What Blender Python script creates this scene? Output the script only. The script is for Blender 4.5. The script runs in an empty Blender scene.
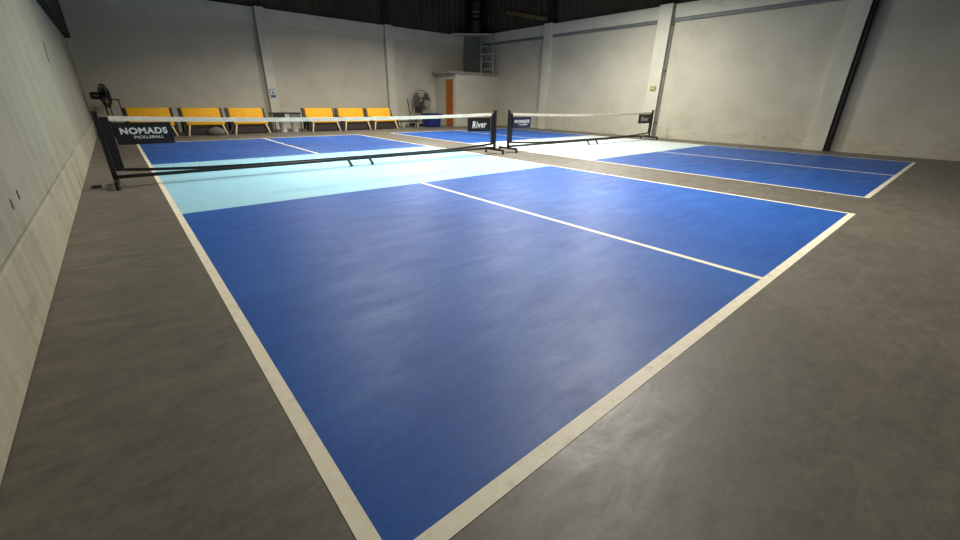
import bpy, bmesh, math, random
from mathutils import Matrix, Vector
random.seed(7)
sc = bpy.context.scene
COL = sc.collection
PI = math.pi

# ------------------------------------------------------------------ materials
def srgb(r, g, b):
    f = lambda c: c/12.92 if c <= .04045 else ((c+.055)/1.055)**2.4
    return (f(r/255), f(g/255), f(b/255), 1)

def mat(name, col, rough=.6, metal=0.0, spec=.5):
    m = bpy.data.materials.new(name); m.use_nodes = True
    b = m.node_tree.nodes['Principled BSDF']
    b.inputs['Base Color'].default_value = col
    b.inputs['Roughness'].default_value = rough
    b.inputs['Metallic'].default_value = metal
    b.inputs['Specular IOR Level'].default_value = spec
    return m

def nd(m, typ, **kw):
    n = m.node_tree.nodes.new(typ)
    for k, v in kw.items():
        if k in n.inputs: n.inputs[k].default_value = v
        else: setattr(n, k, v)
    return n

def coords(m, scale=(1, 1, 1), rot=(0, 0, 0)):
    t = nd(m, 'ShaderNodeTexCoord'); mp = nd(m, 'ShaderNodeMapping')
    mp.inputs['Scale'].default_value = scale; mp.inputs['Rotation'].default_value = rot
    m.node_tree.links.new(t.outputs['Object'], mp.inputs['Vector'])
    return mp.outputs['Vector']

def noise(m, vec, scale, detail=6, rough=.6, dist=0):
    n = nd(m, 'ShaderNodeTexNoise'); n.inputs['Scale'].default_value = scale
    n.inputs['Detail'].default_value = detail; n.inputs['Roughness'].default_value = rough
    n.inputs['Distortion'].default_value = dist
    m.node_tree.links.new(vec, n.inputs['Vector'])
    return n.outputs['Fac']

def ramp(m, fac, stops):
    r = nd(m, 'ShaderNodeValToRGB'); e = r.color_ramp.elements
    while len(e) < len(stops): e.new(.5)
    for el, (p, c) in zip(e, stops): el.position = p; el.color = c if len(c) == 4 else (*c, 1)
    m.node_tree.links.new(fac, r.inputs['Fac'])
    return r.outputs['Color']

def mix(m, a, b, fac, mode='MIX'):
    x = nd(m, 'ShaderNodeMix', data_type='RGBA', blend_type=mode)
    L = m.node_tree.links
    for sock, v in ((x.inputs[6], a), (x.inputs[7], b), (x.inputs[0], fac)):
        if isinstance(v, bpy.types.NodeSocket): L.new(v, sock)
        else: sock.default_value = v
    return x.outputs[2]

def bsdf(m): return m.node_tree.nodes['Principled BSDF']
def setc(m, s): m.node_tree.links.new(s, bsdf(m).inputs['Base Color'])
def setr(m, s): m.node_tree.links.new(s, bsdf(m).inputs['Roughness'])
def bump(m, h, strength=.2, dist=.01):
    b = nd(m, 'ShaderNodeBump'); b.inputs['Strength'].default_value = strength; b.inputs['Distance'].default_value = dist
    m.node_tree.links.new(h, b.inputs['Height']); m.node_tree.links.new(b.outputs['Normal'], bsdf(m).inputs['Normal'])
g1 = lambda v: (v, v, v, 1)

# court paint: worn acrylic with scuffs and faint roller patches
def court_paint(name, dark, mid, lite, rlo, rhi):
    m = mat(name, mid, .5, spec=.34)
    v = coords(m)
    big = noise(m, v, .55, 5, .6, .4)
    v2 = coords(m, (.7, 2.0, 1), (0, 0, .6))
    st = noise(m, v2, 2.6, 10, .72, .5)
    fine = noise(m, v, 38, 4, .7)
    c = ramp(m, big, [(.30, dark), (.52, mid), (.72, lite)])
    c2 = ramp(m, st, [(.35, dark), (.55, mid), (.78, lite)])
    c = mix(m, c, c2, .45)
    c = mix(m, c, ramp(m, fine, [(.3, g1(.80)), (.7, g1(1.12))]), .8, 'MULTIPLY')
    setc(m, c)
    setr(m, ramp(m, st, [(.3, g1(rhi)), (.7, g1(rlo))]))
    bump(m, fine, .12, .004)
    return m
M = {}
M['blue'] = court_paint('blue_court_paint', srgb(24, 68, 144), srgb(36, 88, 167), srgb(62, 110, 182), .42, .54)
M['aqua'] = court_paint('pale_aqua_court_paint', srgb(138, 192, 214), srgb(152, 204, 224), srgb(166, 212, 230), .42, .55)
M['pale_aqua'] = court_paint('whitish_aqua_court_paint', srgb(178, 194, 196), srgb(192, 205, 205), srgb(202, 213, 211), .42, .55)
M['line'] = mat('cream_line_paint', srgb(226, 216, 190), .55)
v = coords(M['line']); f = noise(M['line'], v, 14, 8, .7)
setc(M['line'], ramp(M['line'], f, [(.28, srgb(176, 164, 134)), (.42, srgb(228, 219, 194)), (.7, srgb(240, 233, 212))]))

m = M['floor'] = mat('grey_painted_concrete', srgb(104, 98, 86), .45, spec=.75)
v = coords(m); big = noise(m, v, .5, 6, .6, .5); v2 = coords(m, (.8, 2.0, 1), (0, 0, -.5)); st = noise(m, v2, 3.2, 10, .75, .6)
fine = noise(m, v, 30, 5, .75)
c = mix(m, ramp(m, big, [(.3, srgb(86, 80, 70)), (.7, srgb(112, 106, 94))]), ramp(m, st, [(.32, srgb(64, 60, 52)), (.52, srgb(102, 97, 86)), (.72, srgb(132, 126, 112))]), .42)
mot = noise(m, coords(m, (1, 1.6, 1), (0, 0, .8)), 7, 9, .8, .8)
c = mix(m, c, ramp(m, mot, [(.34, g1(.55)), (.5, g1(1.0)), (.68, g1(1.22))]), .55, 'MULTIPLY')
c = mix(m, c, ramp(m, fine, [(.3, g1(.75)), (.7, g1(1.15))]), .7, 'MULTIPLY')
setc(m, c); setr(m, ramp(m, st, [(.3, g1(.58)), (.7, g1(.42))])); bump(m, fine, .10, .004)

def wall_paint(name, base, dirt, lite, streak=False):
    m = mat(name, base, .75, spec=.25)
    v = coords(m); n = noise(m, v, .8, 6, .6, .3)
    c = ramp(m, n, [(.3, dirt), (.5, base), (.72, lite)])
    if streak:
        s = noise(m, coords(m, (1, 3.2, .22), (.12, 0, 0)), 1.6, 6, .6, .3)
        c = mix(m, c, ramp(m, s, [(.3, dirt), (.5, base), (.7, lite)]), .6)
    # scuffs gathering low on the wall
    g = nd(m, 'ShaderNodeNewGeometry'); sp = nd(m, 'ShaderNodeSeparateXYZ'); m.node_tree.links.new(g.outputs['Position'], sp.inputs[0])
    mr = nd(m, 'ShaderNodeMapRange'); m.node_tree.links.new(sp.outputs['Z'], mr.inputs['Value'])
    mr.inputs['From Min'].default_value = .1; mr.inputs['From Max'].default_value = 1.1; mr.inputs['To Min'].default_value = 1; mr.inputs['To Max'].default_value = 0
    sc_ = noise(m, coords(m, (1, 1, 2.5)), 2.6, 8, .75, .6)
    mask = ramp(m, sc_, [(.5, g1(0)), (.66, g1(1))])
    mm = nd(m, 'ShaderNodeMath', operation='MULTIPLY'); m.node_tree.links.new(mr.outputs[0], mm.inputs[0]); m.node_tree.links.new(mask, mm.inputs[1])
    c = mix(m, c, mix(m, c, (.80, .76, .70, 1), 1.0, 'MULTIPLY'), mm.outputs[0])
    fine = noise(m, v, 24, 4, .7)
    # faint block courses
    w = nd(m, 'ShaderNodeTexWave', wave_type='BANDS', bands_direction='Z'); w.inputs['Scale'].default_value = 1.6; w.inputs['Distortion'].default_value = .3
    m.node_tree.links.new(v, w.inputs['Vector'])
    h = nd(m, 'ShaderNodeMath', operation='ADD'); m.node_tree.links.new(fine, h.inputs[0]); 
    h2 = nd(m, 'ShaderNodeMath', operation='MULTIPLY'); h2.inputs[1].default_value = .25; m.node_tree.links.new(w.outputs['Fac'], h2.inputs[0]); m.node_tree.links.new(h2.outputs[0], h.inputs[1])
    setc(m, c); bump(m, h.outputs[0], .18, .008)
    return m
M['wall'] = wall_paint('off_white_block_paint', srgb(186, 182, 166), srgb(176, 171, 154), srgb(194, 190, 175))
M['wall_left'] = wall_paint('streaked_concrete_panel', srgb(150, 148, 132), srgb(134, 132, 117), srgb(162, 160, 143), True)
M['plinth'] = wall_paint('rough_concrete_footing', srgb(160, 156, 138), srgb(134, 130, 113), srgb(176, 172, 154), True)
M['trim'] = mat('off_white_column_paint', srgb(196, 194, 180), .7, spec=.25)
setc(M['trim'], ramp(M['trim'], noise(M['trim'], coords(M['trim']), 1.5), [(.3, srgb(186, 184, 168)), (.7, srgb(200, 198, 184))]))
m = M['clad'] = mat('dark_brown_sheet_cladding', srgb(70, 62, 52), .8, spec=.2)
setc(m, ramp(m, noise(m, coords(m), .7), [(.3, srgb(60, 53, 44)), (.7, srgb(78, 70, 59))]))
def simple(key, name, rgb, rough=.5, metal=0, var=.12, sc_=9):
    m = M[key] = mat(name, srgb(*rgb), rough, metal)
    lo = [max(0, c*(1-var)) for c in rgb]; hi = [min(255, c*(1+var*.6)) for c in rgb]
    setc(m, ramp(m, noise(m, coords(m), sc_, 4), [(.3, srgb(*lo)), (.7, srgb(*hi))]))
simple('black', 'black_powder_coat', (16, 16, 17), .42)
simple('rubber', 'black_rubber', (20, 19, 18), .8)
simple('mesh', 'black_net_cord', (26, 26, 26), .8)
simple('tape', 'white_net_tape', (244, 234, 218), .7, var=.05)
simple('banner', 'black_vinyl', (12, 12, 15), .5)
simple('navy', 'navy_vinyl', (18, 30, 74), .5)
simple('letter', 'white_print', (226, 226, 230), .6, var=.03)
simple('yellow', 'yellow_upholstery', (222, 164, 4), .7, var=.04)
simple('brown', 'dark_brown_panel', (38, 27, 20), .6)
simple('cream', 'pale_wood_leg', (206, 188, 150), .6)
simple('orange', 'orange_varnished_wood', (168, 92, 26), .45, var=.2, sc_=5)
simple('jamb', 'tan_wood_frame', (176, 128, 80), .5)
simple('steel', 'dull_galvanised_steel', (150, 152, 148), .5, .3)
simple('darksteel', 'dark_steel', (40, 38, 36), .5, .3)
simple('blueplastic', 'blue_plastic', (10, 30, 100), .4)
simple('pale', 'pale_grey_plastic', (186, 184, 178), .5)
simple('white', 'white_sheet', (214, 216, 214), .6, var=.03)
simple('signblue', 'blue_print', (40, 78, 128), .6)
simple('olive', 'olive_fabric', (104, 106, 62), .8)
simple('greytex', 'grey_fabric', (96, 94, 92), .9)
simple('tank', 'dark_navy_tank', (14, 16, 30), .45)
simple('greenpl', 'yellow_green_plastic', (150, 150, 92), .5)
simple('roof', 'grey_roof_board', (150, 144, 132), .7)
simple('ochre', 'weathered_ochre_timber', (112, 98, 58), .8)
simple('shadepanel', 'corner_shade_grey', (104, 106, 100), .7)
simple('midsteel', 'grey_fan_metal', (92, 90, 84), .5, .2)
simple('scuff', 'grey_scuff', (112, 110, 98), .9)
simple('bluegrey', 'blue_grey_paint', (112, 114, 112), .6)
simple('darkgap', 'dark_joint', (70, 66, 58), .9)

# ------------------------------------------------------------------ mesh helpers
class MB:
    def __init__(s): s.bm = bmesh.new()
    def box(s, a, b, bev=0, seg=2, mtx=None):
        t = bmesh.new(); bmesh.ops.create_cube(t, size=1)
        c = [(a[i]+b[i])/2 for i in range(3)]; d = [abs(b[i]-a[i]) for i in range(3)]
        for w in t.verts: w.co = Vector((w.co.x*d[0]+c[0], w.co.y*d[1]+c[1], w.co.z*d[2]+c[2]))
        if bev: bmesh.ops.bevel(t, geom=t.edges[:], offset=min(bev, min(d)*.49), segments=seg, affect='EDGES', profile=.5)
        s._add(t, mtx); return s
    def _add(s, t, mtx=None):
        if mtx is not None: bmesh.ops.transform(t, matrix=mtx, verts=t.verts)
        me = bpy.data.meshes.new('tmp'); t.to_mesh(me); t.free(); s.bm.from_mesh(me); bpy.data.meshes.remove(me)
    def tube(s, p, q, r, r2=None, n=12, caps=True):
        p, q = Vector(p), Vector(q); d = q-p
        t = bmesh.new(); bmesh.ops.create_cone(t, cap_ends=caps, segments=n, radius1=r, radius2=r if r2 is None else r2, depth=d.length)
        s._add(t, Matrix.Translation((p+q)/2) @ d.to_track_quat('Z', 'Y').to_matrix().to_4x4()); return s
    def bar(s, p, q, w, h):
        """rectangular bar from p to q"""
        p, q = Vector(p), Vector(q); d = q-p
        t = bmesh.new(); bmesh.ops.create_cube(t, size=1)
        for x in t.verts: x.co = Vector((x.co.x*w, x.co.y*h, x.co.z*d.length))
        bmesh.ops.bevel(t, geom=t.edges[:], offset=min(w, h)*.15, segments=1, affect='EDGES')
        s._add(t, Matrix.Translation((p+q)/2) @ d.to_track_quat('Z', 'Y').to_matrix().to_4x4()); return s
    def path(s, pts, r, n=8):
        for a, b in zip(pts, pts[1:]): s.tube(a, b, r, n=n)
        return s
    def lathe(s, prof, n=24, mtx=None):
        t = bmesh.new(); rings = []
        for (r, z) in prof:
            rings.append([t.verts.new((r*math.cos(2*PI*k/n), r*math.sin(2*PI*k/n), z)) for k in range(n)])
        for a, b in zip(rings, rings[1:]):
            for k in range(n): t.faces.new((a[k], a[(k+1) % n], b[(k+1) % n], b[k]))
        t.faces.new(rings[0][::-1]); t.faces.new(rings[-1])
        s._add(t, mtx); return s
    def poly(s, pts, z0, z1):
        t = bmesh.new(); lo = [t.verts.new((x, y, z0)) for x, y in pts]; hi = [t.verts.new((x, y, z1)) for x, y in pts]
        t.faces.new(lo[::-1]); t.faces.new(hi)
        for k in range(len(pts)): j = (k+1) % len(pts); t.faces.new((lo[k], lo[j], hi[j], hi[k]))
        s._add(t); return s
    def ring(s, R, r, n=28, mtx=None):
        t = bmesh.new(); k = 6; vs = []
        for i in range(n):
            a = 2*PI*i/n
            vs.append([t.verts.new(((R+r*math.cos(2*PI*j/k))*math.cos(a), (R+r*math.cos(2*PI*j/k))*math.sin(a), r*math.sin(2*PI*j/k))) for j in range(k)])
        for i in range(n):
            for j in range(k): t.faces.new((vs[i][j], vs[(i+1) % n][j], vs[(i+1) % n][(j+1) % k], vs[i][(j+1) % k]))
        s._add(t, mtx); return s
    def build(s, name, m, parent=None, smooth=False, label=None, stuff=False):
        bmesh.ops.recalc_face_normals(s.bm, faces=s.bm.faces[:])
        me = bpy.data.meshes.new(name); s.bm.to_mesh(me); s.bm.free(); me.materials.append(m)
        if smooth:
            me.polygons.foreach_set('use_smooth', [True]*len(me.polygons))
            try: me.set_sharp_from_angle(angle=math.radians(40))
            except Exception: pass
        o = bpy.data.objects.new(name, me); COL.objects.link(o)
        if parent is not None: o.parent = parent
        if label: o['label'] = label
        return o

def thing(name, label, cat, loc=(0, 0, 0), rz=0, group=None):
    o = bpy.data.objects.new(name, None); COL.objects.link(o); o.empty_display_size = .2
    o.location = loc; o.rotation_euler = (0, 0, rz); o['label'] = label; o['category'] = cat
    if group: o['group'] = group
    return o
def tag(o, label, cat, group=None):
    o['label'] = label; o['category'] = cat
    if group: o['group'] = group
    return o
def struct(o, label=None):
    o['kind'] = 'structure'
    if label: o['label'] = label
    return o
def dup(root, loc, rz, label):
    r = root.copy(); COL.objects.link(r); r.location = loc; r.rotation_euler = (0, 0, rz); r['label'] = label
    for ch in root.children:
        c = ch.copy(); COL.objects.link(c); c.parent = r
        for g in ch.children:
            d = g.copy(); COL.objects.link(d); d.parent = c
    return r
def text_mesh(body, size, width, bold=0.0, shear=0.0):
    cu = bpy.data.curves.new('t', 'FONT'); cu.body = body; cu.size = 1; cu.align_x = 'CENTER'; cu.align_y = 'CENTER'
    cu.offset = bold; cu.extrude = .01; cu.shear = shear; cu.space_character = 1.12
    o = bpy.data.objects.new('t', cu); COL.objects.link(o)
    bpy.context.view_layer.update()
    me = bpy.data.meshes.new_from_object(o.evaluated_get(bpy.context.evaluated_depsgraph_get()))
    bpy.data.objects.remove(o); bpy.data.curves.remove(cu)
    xs = [v.co.x for v in me.vertices]; ys = [v.co.y for v in me.vertices]
    kx = width/(max(xs)-min(xs)); ky = size/(max(ys)-min(ys)); cx = (max(xs)+min(xs))/2; cy = (max(ys)+min(ys))/2
    for v in me.vertices: v.co = Vector(((v.co.x-cx)*kx, (v.co.y-cy)*ky, v.co.z*.1))
    return me
def lettering(name, body, size, width, loc, parent, m, bold=0.02, shear=0.0):
    """upright lettering facing -y"""
    me = text_mesh(body, size, width, bold, shear)
    for v in me.vertices: v.co = Vector((v.co.x+loc[0], -v.co.z+loc[1], v.co.y+loc[2]))
    me.materials.append(m)
    o = bpy.data.objects.new(name, me); COL.objects.link(o); o.parent = parent
    return o

# ------------------------------------------------------------------ the hall
XL, XR, YB, YR = -.79, 14.85, 17.4, -3.6
HL, HB, HR, HC = 2.66, 4.1, 4.2, 7.6
struct(MB().box((XL-.4, YR-.3, -.2), (XR+.4, YB+.4, 0)).build('floor', M['floor']), 'grey painted concrete floor around the two courts')
# left wall: smooth panel above a slightly proud footing course
wl = struct(MB().box((XL-.25, YR, .415), (XL-.012, YB, HL)).build('wall_left', M['wall_left']))
MB().box((XL-.25, YR, 0), (XL, YB, .405), .012, 2).build('footing', M['plinth'], wl)
MB().box((XL-.25, YR, .404), (XL-.03, YB, .416)).build('joint', M['darkgap'], wl)
for (y0, z0, y1, z1) in ((8.85, 1.60, 9.1, 1.87), (2.80, .545, 2.81, .60), (3.05, .555, 3.06, .61)):
    MB().bar((XL-.012, y0, z0), (XL-.012, y1, z1), .012, .035 if z0 > 1 else .015).build('slot', M['darkgap' if z0 > 1 else 'scuff'], wl)
def corr(axis, base, a, b, z0, z1, pitch=.32, depth=.045):
    """ribbed sheet wall: axis 'x' runs along x at y=base, 'y' runs along y at x=base"""
    t = MB(); n = int((b-a)/pitch*4); pts = []
    prof = (0, 0, depth, depth)
    for k in range(n+1): pts.append((a+(b-a)*k/n, prof[k % 4]))
    front = pts; back = [(p[0], .12) for p in pts][::-1]
    pl = [(p[0], base+p[1]) for p in front] + [(p[0], base+.18) for p in back]
    if axis == 'y': pl = [(q, p) for p, q in pl]
    return t.poly(pl, z0, z1)
struct(corr('x', YB+.02, XL, XR, HB, HC).build('wall_back_upper', M['clad']))
def ycl(x0, sgn, z0):
    t = MB(); a, b = YR, YB; n = int((b-a)/.32*4); prof = (0, 0, .045, .045)
    pl = [(x0+sgn*prof[k % 4], a+(b-a)*k/n) for k in range(n+1)] + [(x0+sgn*.18, b), (x0+sgn*.18, a)]
    return t.poly(pl, z0, HC)
struct(ycl(XL-.06, -1, HL).build('wall_left_upper', M['clad']))
struct(ycl(XR+.02, 1, HR).build('wall_right_upper', M['clad']))
struct(MB().box((XL, YB, 0), (XR, YB+.25, HB)).build('wall_back', M['wall']))
struct(MB().box((XR, YR, 0), (XR+.25, YB+.25, HR)).build('wall_right', M['wall']))
struct(MB().box((XL, YR-.25, 0), (XR, YR, HC)).build('wall_rear', M['wall']))
struct(MB().box((XL-.3, YR-.25, HC), (XR+.3, YB+.3, HC+.15)).build('ceiling', M['clad']))
# ring beams under the cladding
trims = 0
def trim(mb, m='trim', label=None):
    global trims; trims += 1
    return struct(mb.build('trim_%d' % trims, M[m]), label)
trim(MB().box((XL, YB-.07, HB-.47), (XR, YB, HB), .01), label='pale ring beam along the top of the back wall')
trim(MB().box((XL-.04, YR, HL), (XL+.12, YB-.001, HL+1.6), .01), 'rubber', 'dark beam along the top of the left wall')
trim(MB().box((XR-.07, YR, HR-.40), (XR, YB-.07, HR), .01), label='pale ring beam along the top of the right wall')
# columns: back wall (x range), right wall (y range)
for x0, x1 in ((4.40, 4.72), (9.50, 9.88)):
    trim(MB().box((x0, YB-.2, 0), (x1, YB, HB+.02), .01), label='pale square column on the back wall')
for y0, y1 in ((12.32, 12.72), (7.12, 7.58), (2.02, 2.46), (-3.2, -2.75)):
    trim(MB().box((XR-.2, y0, 0), (XR, y1, HR+.02), .01), label='pale square column on the right wall')
# dark steel stanchions standing on the columns, in the cladding zone
trim(MB().box((9.48, YB-.1, HB+.02), (9.78, YB+.02, HC), .01), 'darksteel', 'dark steel stanchion above the back wall')
trim(MB().box((XR-.12, 12.3, HR+.02), (XR+.02, 12.6, HC), .01), 'darksteel', 'dark steel stanchion above the right wall')
trim(MB().box((XR-.085, YR, HR-.51), (XR, YB-.07, HR-.40), .02), 'bluegrey', 'blue grey stripe under the ring beam of the right wall')
trim(MB().bar((XR-.02, 15.3, 4.98), (XR-.02, 12.75, 4.42), .06, .14), 'ochre', 'slanting ochre timber brace in the dark cladding')

# small room in the back right corner
CX, CY, CH = 12.16, 15.7, 2.3
wc = MB().box((CX, CY, 0), (XR-.001, CY+.12, CH))
struct(wc.build('wall_closet_front', M['wall']), 'pale front wall of the low corner room')
wc = MB().box((CX, CY+.12, 0), (CX+.12, 15.9, CH)).box((CX, 16.52, 0), (CX+.12, YB-.001, CH)).box((CX, 15.9, 2.08), (CX+.12, 16.52, CH))
struct(wc.build('wall_closet_side', M['wall']), 'side wall of the low corner room around the orange door')
trim(MB().box((CX-.3, CY-.12, CH), (XR-.07, YB-.21, CH+.09), .01), 'roof', 'thin overhanging roof of the low corner room')
dr = struct(thing('door_1', 'orange varnished door of the low corner room', 'door', (CX+.02, 16.21, 0)))
del dr['category']
MB().box((0, -.27, .01), (.045, .27, 2.04), .006).build('door_panel', M['orange'], dr)
MB().box((-.03, .27, 0), (.09, .31, 2.08), .004).box((-.03, -.31, 0), (.09, -.27, 2.08), .004).box((-.03, -.31, 2.04), (.09, .31, 2.08), .004).build('door_frame', M['jamb'], dr)
MB().tube((-.05, -.2, 1.0), (0, -.2, 1.0), .012).tube((-.05, -.2, 1.0), (-.05, -.1, 1.0), .01).build('handle', M['steel'], dr)

# platform across the corner above, its ladder and tank
trim(MB().poly([(13.15, YB-.08), (XR-.1, 15.95), (XR-.1, YB-.08)], 4.09, 4.16), 'trim', 'thin pale platform high across the back corner')
trim(MB().poly([(13.9, YB-.08), (14.48, 16.62), (14.56, 16.68), (14.02, YB-.08)], CH+.09, 4.09), 'shadepanel', 'dark grey panel added as corner shade under the platform')  # grey sheet standing in for the shaded corner below the platform
tk = thing('water_tank', 'dark navy tank standing on the high corner platform', 'tank', (14.33, 16.9, 4.16))
MB().lathe([(.36, 0), (.40, .03), (.40, .5), (.41, .53), (.40, .56), (.40, 1.3), (.41, 1.33), (.40, 1.36), (.40, 2.0), (.28, 2.18), (.12, 2.24)], 32).build('tank_body', M['tank'], tk, True)
MB().lathe([(.12, 2.24), (.13, 2.25), (.13, 2.31), (.1, 2.33)], 20).build('tank_lid', M['black'], tk, True)
for z, a0, a1 in ((.72, -.30, .42), (.90, -.38, .5)):
    a = -PI/2-.72; st = []
    for k in range(13):
        for zz, rr in ((z-.03, .4), (z-.03, .408), (z+.03, .408), (z+.03, .4)):
            st.append((rr*math.cos(a+a0+(a1-a0)*k/12), rr*math.sin(a+a0+(a1-a0)*k/12), zz))
    t = bmesh.new(); vs = [t.verts.new(p) for p in st]
    for k in range(12):
        for j in range(4): t.faces.new((vs[4*k+j], vs[4*k+(j+1) % 4], vs[4*k+4+(j+1) % 4], vs[4*k+4+j]))
    t.faces.new(vs[:4]); t.faces.new(vs[-4:])
    mb = MB(); mb._add(t); mb.build('label_stripe', M['greytex'], tk, label='pale grey printed stripe')
ld = thing('ladder', 'galvanised ladder rising from the corner room roof to the platform', 'ladder', (14.28, 15.95, 2.39), math.radians(-40))
for sx in (-1, 1): MB().bar((sx*.29, 0, 0), (sx*.29, .24, 1.76), .07, .05).build('rail', M['steel'], ld)
for k in range(5):
    t = (k+.6)/5.2; MB().bar((-.29, .24*t, 1.76*t), (.29, .24*t, 1.76*t), .045, .045).build('rung', M['steel'], ld)
for (yy, r0, lab) in ((1.95, .055, 'black downpipe beside the rightmost right wall column'), (7.085, .02, 'thin grey downpipe beside the column with the yellow green box')):
    p = thing('downpipe', lab, 'pipe', (XR-.11, yy, 0))
    MB().tube((0, 0, 0), (0, 0, HR-.02), r0, n=16).build('pipe', M['black' if r0 > .03 else 'bluegrey'], p, True)
    for z in (.5, 2.2, 3.6): MB().box((-r0-.003, -r0-.004, z), (.108, r0+.004, z+.03), .004).build('pipe_clip', M['darksteel'], p)

# ------------------------------------------------------------------ courts
CW, CL, KD, LW = 6.096, 13.411, 2.134, .055
def court(x, y, label, zone, zlab):
    t = thing('pickleball_court', label, 'court', (x, y, 0), 0, 'pickleball courts')
    n = CL/2; z = .0012; zl = .002
    MB().box((0, 0, 0), (CW, n-KD, z)).build('playing_surface', M['blue'], t)
    MB().box((0, n+KD, 0), (CW, CL, z)).build('playing_surface', M['blue'], t)
    MB().box((0, n-KD, 0), (CW, n+KD, z)).build('kitchen_zone', M[zone], t, label=zlab)
    for a, b in (((0, 0), (LW, CL)), ((CW-LW, 0), (CW, CL))):
        MB().box((*a, z), (*b, zl)).build('sideline', M['line'], t)
    for a, b in (((LW, 0), (CW-LW, LW*1.15)), ((LW, CL-LW), (CW-LW, CL))):
        MB().box((*a, z), (*b, zl)).build('baseline', M['line'], t)
    for a, b in (((CW/2-LW/2, LW*1.15), (CW/2+LW/2, n-KD)), ((CW/2-LW/2, n+KD), (CW/2+LW/2, CL-LW))):
        MB().box((*a, z), (*b, zl)).build('centre_line', M['line'], t)
    return t
court(0, 0, 'blue court with pale aqua middle filling the foreground, beside the left wall', 'aqua', 'pale aqua zone across the middle under the net')
court(7.385, .055, 'blue court with pale middle beside the right wall, beyond the brown strip', 'pale_aqua', 'whitish zone across the middle under the net')

# ------------------------------------------------------------------ nets
def net(x, y, half, label, banners):
    t = thing('pickleball_net', label, 'net', (x, y, .0035), 0, 'portable nets')
    for s in (-1, 1):
        px = s*half
        pp = MB().bar((px, 0, .06), (px, 0, .93), .06, .05).build('post', M['black'], t)
        MB().box((px-.035, -.03, .93), (px+.035, .03, .955), .008).build('post_cap', M['rubber'], pp)
        ft = MB().bar((px, -.32, .085), (px, .32, .085), .05, .045).build('foot', M['black'], t)
        for e in (-1, 1):
            MB().tube((px, e*.30, 0), (px, e*.30, .08), .028, .024).build('foot_pad', M['rubber'], ft)
        MB().box((px-s*.025, -.012, .2), (px-s*.125, .012, .885), .006).build('side_sleeve', M['banner'], t)
    MB().bar((-half, 0, .125), (half, 0, .125), .05, .045).build('base_tube', M['black'], t)
    for xx in (-.19, .23):
        MB().bar((xx, -.01, .125), (xx+.03, -.09, .006), .045, .035).build('centre_leg', M['black'], t)
    top = lambda u: .815+.055*(u/half)**2
    bot = lambda u: .15+.075*(u/half)**4
    H = half-.12; n = 28
    us = [-H+2*H*k/n for k in range(n+1)]
    def strip(fz, d0, d1, th):
        b = bmesh.new(); rows = []
        for u in us:
            z = fz(u); rows.append([b.verts.new((u, dy, z+dz)) for dy, dz in ((-th, d0), (th, d0), (th, d1), (-th, d1))])
        for r, q in zip(rows, rows[1:]):
            for j in range(4): b.faces.new((r[j], r[(j+1) % 4], q[(j+1) % 4], q[j]))
        b.faces.new(rows[0][::-1]); b.faces.new(rows[-1]); mb = MB(); mb.bm.free(); mb.bm = b; return mb
    strip(top, -.03, .03, .012).build('top_tape', M['tape'], t, label='white tape along the top edge')
    strip(bot, -.02, .02, .006).build('bottom_tape', M['banner'], t)
    # netting: knotted square mesh of thin cord
    w = bmesh.new(); r = .0005; cells = int(2*H/.05)
    def strand(pts, flat):
        prev = None
        for p in pts:
            o = ((-r, -r), (r, -r), (r, r), (-r, r))
            cur = [w.verts.new((p[0]+(a if not flat else 0), p[1]+b, p[2]+(a if flat else 0))) for a, b in o]
            if prev:
                for j in range(4): w.faces.new((prev[j], prev[(j+1) % 4], cur[(j+1) % 4], cur[j]))
            prev = cur
    for k in range(1, cells):
        u = -H+2*H*k/cells; strand([(u, 0, bot(u)), (u, 0, top(u))], False)
    for k in range(1, 14):
        f = k/14; strand([(u, 0, bot(u)*(1-f)+top(u)*f) for u in us], True)
    mb = MB(); mb.bm.free(); mb.bm = w; mb.build('netting', M['mesh'], t)
    for (x0, x1, z0, z1, m_, kind, lab) in banners:
        b = MB().box((x0, -.022, z0), (x1, -.008, z1), .004).build('banner', M[m_], t, label=lab)
        cx, cz, W, Hh = (x0+x1)/2, (z0+z1)/2, x1-x0, z1-z0
        if kind == 'nomads':
            lettering('lettering', 'NOMADS', Hh*.30, W*.82, (cx+W*.0, -.0225, cz+Hh*.12), b, M['letter'], .04)
            lettering('lettering', 'PICKLEBALL', Hh*.13, W*.52, (cx+W*.06, -.0225, cz-Hh*.17), b, M['letter'], .02)
        else:
            lettering('lettering', 'River', Hh*.52, W*.62, (cx, -.0225, cz), b, M['letter'], .022, .15)
    return t
net(3.03, 6.73, 3.46, 'black framed portable net across the near court, NOMADS banner by left wall',
    [(-3.32, -2.70, .535, .815, 'banner', 'nomads', 'black banner with white lettering NOMADS PICKLEBALL'), (2.63, 3.30, .51, .80, 'banner', 'river', 'black banner with bold white word')])
net(10.40, 6.76, 3.43, 'black framed portable net across the far court, beside the right wall',
    [(-3.31, -2.68, .54, .795, 'navy', 'nomads', 'navy banner with white lettering'), (2.53, 3.30, .53, .82, 'banner', 'river', 'black banner with small white word')])
tag(MB().box((-.70, 6.76, 0), (-.60, 6.88, .03), .008).build('rubber_block', M['rubber']), 'small flat black block on the floor between net post and left wall', 'block')

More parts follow.
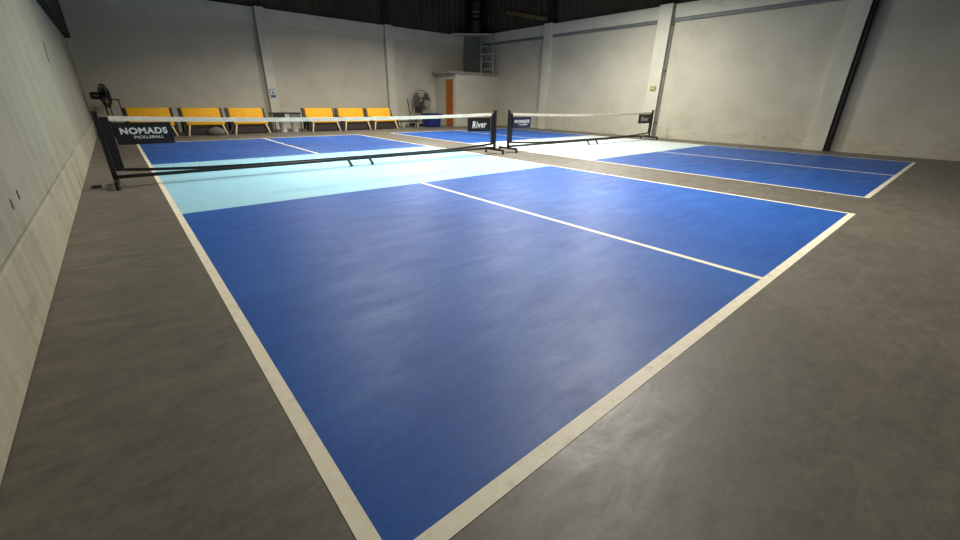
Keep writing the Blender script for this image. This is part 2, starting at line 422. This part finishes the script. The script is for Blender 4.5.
# ------------------------------------------------------------------ yellow seats along the back wall
def make_seat(label):
    t = thing('two_seat_bench', label, 'bench', (0, 0, 0), 0, 'yellow benches along the back wall')
    tilt = Matrix.Translation((0, .56, .40)) @ Matrix.Rotation(-.16, 4, 'X')
    MB().box((-.53, -.06, -.02), (.53, .06, .41), .035, 3, tilt).build('backrest', M['yellow'], t, True)
    MB().box((-.53, -.02, .30), (.53, .58, .45), .035, 3).build('seat', M['yellow'], t, True)
    for s in (-1, 1):
        b = MB(); prof = [(.02, .06), (.10, .06), (.16, .30), (.56, .30), (.64, .06), (.71, .06), (.66, .36), (.74, .80), (.66, .80), (.54, .50), (.02, .48)]
        tb = bmesh.new(); A_ = [tb.verts.new((s*.535, y, z)) for y, z in prof]; B_ = [tb.verts.new((s*.61, y, z)) for y, z in prof]
        tb.faces.new(A_); tb.faces.new(B_[::-1])
        for k in range(len(prof)): j = (k+1) % len(prof); tb.faces.new((A_[k], A_[j], B_[j], B_[k]))
        b._add(tb); b.build('side_panel', M['brown'], t)
        for (y0, y1) in ((.02, -.05), (.56, .64)):
            MB().tube((s*.45, y0, .31), (s*.53, y1, 0), .03, .022).build('leg', M['cream'], t)
    MB().box((-.53, .05, .04), (.53, .60, .31), .01).build('underseat_shade_box', M['brown'], t)  # dark box added to give the shade beneath the seat
    return t
YS = 15.45
seat_x = [.57, 1.93, 3.24, 5.78, 7.05, 8.30]
labs = ['yellow two-seat bench nearest the left wall, behind the NOMADS banner',
        'yellow two-seat bench second from the left wall, grey bag at its foot',
        'yellow two-seat bench just left of the column with the blue notice',
        'yellow two-seat bench just right of the black table',
        'yellow two-seat bench in the middle of the three right of the table',
        'yellow two-seat bench nearest the second back wall column, last of the row']
s0 = make_seat(labs[0]); s0.location = (seat_x[0], YS, 0)
for x, l in zip(seat_x[1:], labs[1:]): dup(s0, (x, YS, 0), random.uniform(-.02, .02), l)
bg = bmesh.new(); bmesh.ops.create_icosphere(bg, subdivisions=3, radius=1)
for v_ in bg.verts:
    n_ = .08*math.sin(5*v_.co.x+2*v_.co.z); v_.co = Vector((v_.co.x*.24*(1+n_), v_.co.y*.14, max(v_.co.z*.14*(1+n_)+.11, 0)))
mb = MB(); mb._add(bg); bgo = mb.build('bag', M['greytex'], None, True); bgo.location = (2.15, 15.24, 0)
tag(bgo, 'small slumped grey bag on the floor in front of a yellow bench', 'bag')

# black table with bins, between the benches
tb_ = thing('folding_table', 'black table standing between the yellow benches, under the blue notice', 'table', (4.46, 15.75, 0))
MB().box((-.50, -.3, .62), (.46, .3, .66), .01).build('tabletop', M['black'], tb_)
MB().box((-.49, -.28, .42), (-.1, -.25, .62), .005).build('front_panel', M['black'], tb_)
MB().box((.06, -.28, .50), (.44, -.25, .62), .005).build('front_panel', M['greytex'], tb_, label='grey front panel')
for sx in (-.46, .42):
    for sy in (-.26, .26): MB().bar((sx, sy, 0), (sx, sy, .62), .035, .035).build('leg', M['black'], tb_)
for i, (x, l) in enumerate(((4.32, 'pale plastic bucket on the floor under the left half of the black table'), (4.72, 'pale plastic bucket on the floor under the right half of the black table'))):
    b = thing('bucket', l, 'bucket', (x, 15.72, 0), 0, 'pale buckets under the black table')
    MB().lathe([(.10, 0), (.13, .30), (.14, .31), (.14, .33), (.12, .33), (.09, .02)], 24).build('bucket_body', M['pale'], b, True)
    MB().path([(.14*math.cos(a), -.02-.05*math.sin(a), .30-.13*math.sin(a)) for a in [PI*k/10 for k in range(11)]], .006, 6).build('bucket_handle', M['steel'], b)

# blue framed notice on the column
nt = thing('wall_notice', 'small white notice with blue border on the first back wall column', 'sign', (4.555, YB-.2, 1.30))
MB().box((-.09, -.012, -.15), (.09, 0, .15), .003).build('notice_board', M['signblue'], nt)
MB().box((-.068, -.016, -.06), (.068, -.012, .125)).build('notice_sheet', M['white'], nt)
MB().tube((-.0, -.016, .085), (0, -.02, .085), .018).box((-.03, -.02, -.04), (.03, -.016, .06), .008).build('notice_pictogram', M['signblue'], nt)
bx = thing('switch_box', 'small yellow green box on the right wall column behind the far net', 'box', (XR-.2, 7.33, 1.66))
MB().box((-.05, -.10, -.07), (0, .10, .07), .01).build('box_cover', M['greenpl'], bx)
MB().box((-.058, -.03, -.02), (-.05, .03, .03), .003).build('switch', M['pale'], bx)

# ------------------------------------------------------------------ pedestal fans
def fan(label, loc, R, h, az, gm='darksteel'):
    """az: direction the fan blows towards, measured from +x"""
    t = thing('pedestal_fan', label, 'fan', loc, az, 'black pedestal fans')
    k = R/.35
    MB().lathe([(.24*k, 0), (.25*k, .015), (.23*k, .035), (.06, .06), (.035, .09)], 28).build('base', M['black'], t, True)
    MB().tube((0, 0, .06), (0, 0, h-.06), .022, .018).tube((0, 0, h*.45), (0, 0, h*.5), .034).build('pole', M['darksteel'], t, True)
    HX = Matrix.Translation((0, 0, h)) @ Matrix.Rotation(PI/2, 4, 'Y')
    MB().lathe([(.04, -.30*k), (.10*k, -.28*k), (.115*k, -.16*k), (.10*k, -.05*k), (.05*k, 0)], 20, HX).tube((0, 0, h-.12), (-.12*k, 0, h-.02), .03).build('motor', M['black'], t, True)
    gd = MB()
    for rr, zz in ((R, .03), (R*.99, .09*k), (R*.72, .15*k), (R*.42, .17*k), (R*.72, -.02), (R*.42, -.04)):
        gd.ring(rr, .006 if rr < R*.98 else .011, 36, HX @ Matrix.Translation((0, 0, zz)))
    for i in range(36):
        a = 2*PI*i/36; c, s = math.cos(a), math.sin(a)
        f = lambda r_, z_: HX @ Vector((r_*c, r_*s, z_))
        gd.path([f(.06*k, .17*k), f(R*.55, .165*k), f(R*.9, .12*k), f(R, .03), f(R*.8, -.015), f(R*.3, -.05)], .003, 4)
    gd.lathe([(.07*k, .16*k), (.07*k, .18*k), (.05*k, .185*k)], 18, HX)
    gd.build('guard', M[gm], t)
    MB().lathe([(.06*k, 0), (.06*k, .10*k), (.04*k, .12*k)], 18, HX).build('hub', M['black'], t, True)
    for i in range(3):
        b = bmesh.new(); n1, n2 = 7, 5; g = []
        for p in range(n1):
            row = []
            for q_ in range(n2):
                r_ = .06*k+(R*.9-.06*k)*p/(n1-1); wd = (.30+.55*p/(n1-1)) if p < n1-1 else .7
                a = 2*PI*i/3+(q_/(n2-1)-.5)*wd*1.6; zc = .05*k+.045*k*(q_/(n2-1)-.5)
                row.append(b.verts.new((r_*math.cos(a), r_*math.sin(a), zc)))
            g.append(row)
        for p in range(n1-1):
            for q_ in range(n2-1): b.faces.new((g[p][q_], g[p+1][q_], g[p+1][q_+1], g[p][q_+1]))
        bmesh.ops.solidify(b, geom=b.faces[:], thickness=.004)
        mb = MB(); mb._add(b, HX); mb.build('blade', M[gm], t, True)
    return t
fan('black pedestal fan in the far left corner, seen over the near net post', (-.38, 16.4, 0), .32, 1.12, math.radians(14))
fan('large grey caged pedestal fan by the blue bin at the back wall', (10.95, 16.8, 0), .44, 1.13, math.radians(-125), 'midsteel')
fr = thing('metal_stand', 'thin dark metal frame stand beside the fan in the far left corner', 'stand', (-.16, 16.95, 0))
for sx in (-.12, .12):
    for sy in (-.12, .12): MB().tube((sx*1.2, sy*1.2, 0), (sx, sy, 1.0), .014).build('leg', M['brown'], fr)
MB().box((-.15, -.15, 1.0), (.15, .15, 1.03), .006).build('stand_top', M['brown'], fr)

# blue bin
bb = thing('storage_bin', 'dark blue plastic bin with lid on the floor beside the large fan', 'bin', (10.90, 15.9, 0))
b = bmesh.new(); bmesh.ops.create_cube(b, size=1)
for v_ in b.verts:
    kk = 1.0 if v_.co.z > 0 else .86; v_.co = Vector((v_.co.x*.74*kk, v_.co.y*.55*kk, v_.co.z*.52+.26))
bmesh.ops.bevel(b, geom=b.edges[:], offset=.03, segments=2, affect='EDGES')
mb = MB(); mb._add(b); mb.build('bin_body', M['blueplastic'], bb, True)
MB().box((-.40, -.29, .52), (.40, .29, .58), .02).box((-.31, -.2, .575), (.31, .2, .595), .01).build('lid', M['blueplastic'], bb, True)
for s in (-1, 1): MB().box((s*.37, -.08, .40), (s*.41, .08, .47), .01).build('handle', M['blueplastic'], bb)

# olive folding chair, broom and low bench left of the fan
oc = thing('folding_chair', 'olive seated folding chair at the back wall left of the large fan', 'chair', (10.28, 16.5, 0), math.radians(-75))
MB().box((-.2, -.2, .44), (.2, .2, .475), .012).build('seat', M['olive'], oc)
MB().box((-.2, .21, .62), (.2, .235, .88), .01, 2, Matrix.Translation((0, .02, 0)) @ Matrix.Rotation(-.12, 4, 'X') @ Matrix.Translation((0, .02, 0))).build('backrest', M['darksteel'], oc)
for s in (-1, 1):
    MB().tube((s*.21, -.24, 0), (s*.21, .28, .9), .012).build('leg', M['darksteel'], oc)
    MB().tube((s*.19, .26, 0), (s*.19, -.16, .45), .012).build('leg', M['darksteel'], oc)
br = thing('broom', 'thin broom leaning upright on the back wall beside the olive chair', 'broom', (10.5, 17.0, 0))
MB().tube((0, 0, .1), (.03, .36, 1.2), .013).build('handle', M['darksteel'], br)
MB().box((-.13, -.03, .09), (.13, .03, .13), .01).build('head', M['darksteel'], br)
MB().box((-.14, -.045, 0), (.14, .045, .09), .01).build('bristles', M['greytex'], br)
lb_ = thing('low_bench', 'low dark bench on pale legs right of the second back wall column', 'bench', (9.85, 16.1, 0))
MB().box((-.5, -.16, .24), (.45, .16, .28), .008).build('seat', M['darksteel'], lb_)
for sx in (-.4, .35):
    for sy in (-.12, .12): MB().bar((sx, sy, 0), (sx, sy, .24), .04, .04).build('leg', M['pale'], lb_)

# ------------------------------------------------------------------ lamps
def lamp(x, y, z, p, sx=.9, sy=.3, col=(1, .955, .86), rz=0, spread=180):
    l = bpy.data.lights.new('hall_lamp', 'AREA'); l.shape = 'RECTANGLE'; l.size = sx; l.size_y = sy; l.energy = p; l.color = col
    l.spread = math.radians(spread)
    o = bpy.data.objects.new('hall_lamp', l); COL.objects.link(o); o.location = (x, y, z); o.rotation_euler = (0, 0, rz)
    return o
for (x, y, z, p, sp) in ((5.2, 2.5, 4.35, 390, 168), (3.4, 7.2, 4.35, 240, 150), (8.0, 7.6, 4.35, 370, 158), (11.6, 7.2, 4.35, 310, 180), (8.2, 12.8, 4.0, 270, 168), (4.2, 13.0, 3.95, 150, 148)):
    lamp(x, y, z, p, spread=sp)
w = bpy.data.worlds.new('world'); sc.world = w; w.use_nodes = True
w.node_tree.nodes['Background'].inputs[0].default_value = (.05, .05, .05, 1)

# ------------------------------------------------------------------ camera
cd = bpy.data.cameras.new('camera'); cam = bpy.data.objects.new('camera', cd); COL.objects.link(cam)
P, Yw, Rl = .39992, .71115, .0165
f_ = Vector((math.sin(Yw)*math.cos(P), math.cos(Yw)*math.cos(P), -math.sin(P))); r_ = Vector((math.cos(Yw), -math.sin(Yw), 0)); u_ = r_.cross(f_)
rr = math.cos(Rl)*r_+math.sin(Rl)*u_; uu = -math.sin(Rl)*r_+math.cos(Rl)*u_
cam.matrix_world = Matrix(((rr.x, uu.x, -f_.x, -.23115), (rr.y, uu.y, -f_.y, -.61842), (rr.z, uu.z, -f_.z, 1.1541), (0, 0, 0, 1)))
cd.sensor_width = 36; cd.lens = 400.189*36/960; cd.clip_start = .05
sc.camera = cam
sc.view_settings.view_transform = 'Standard'; sc.view_settings.look = 'None'; sc.view_settings.gamma = 1; sc.view_settings.use_curve_mapping = False
sc.view_settings.exposure = 0.0
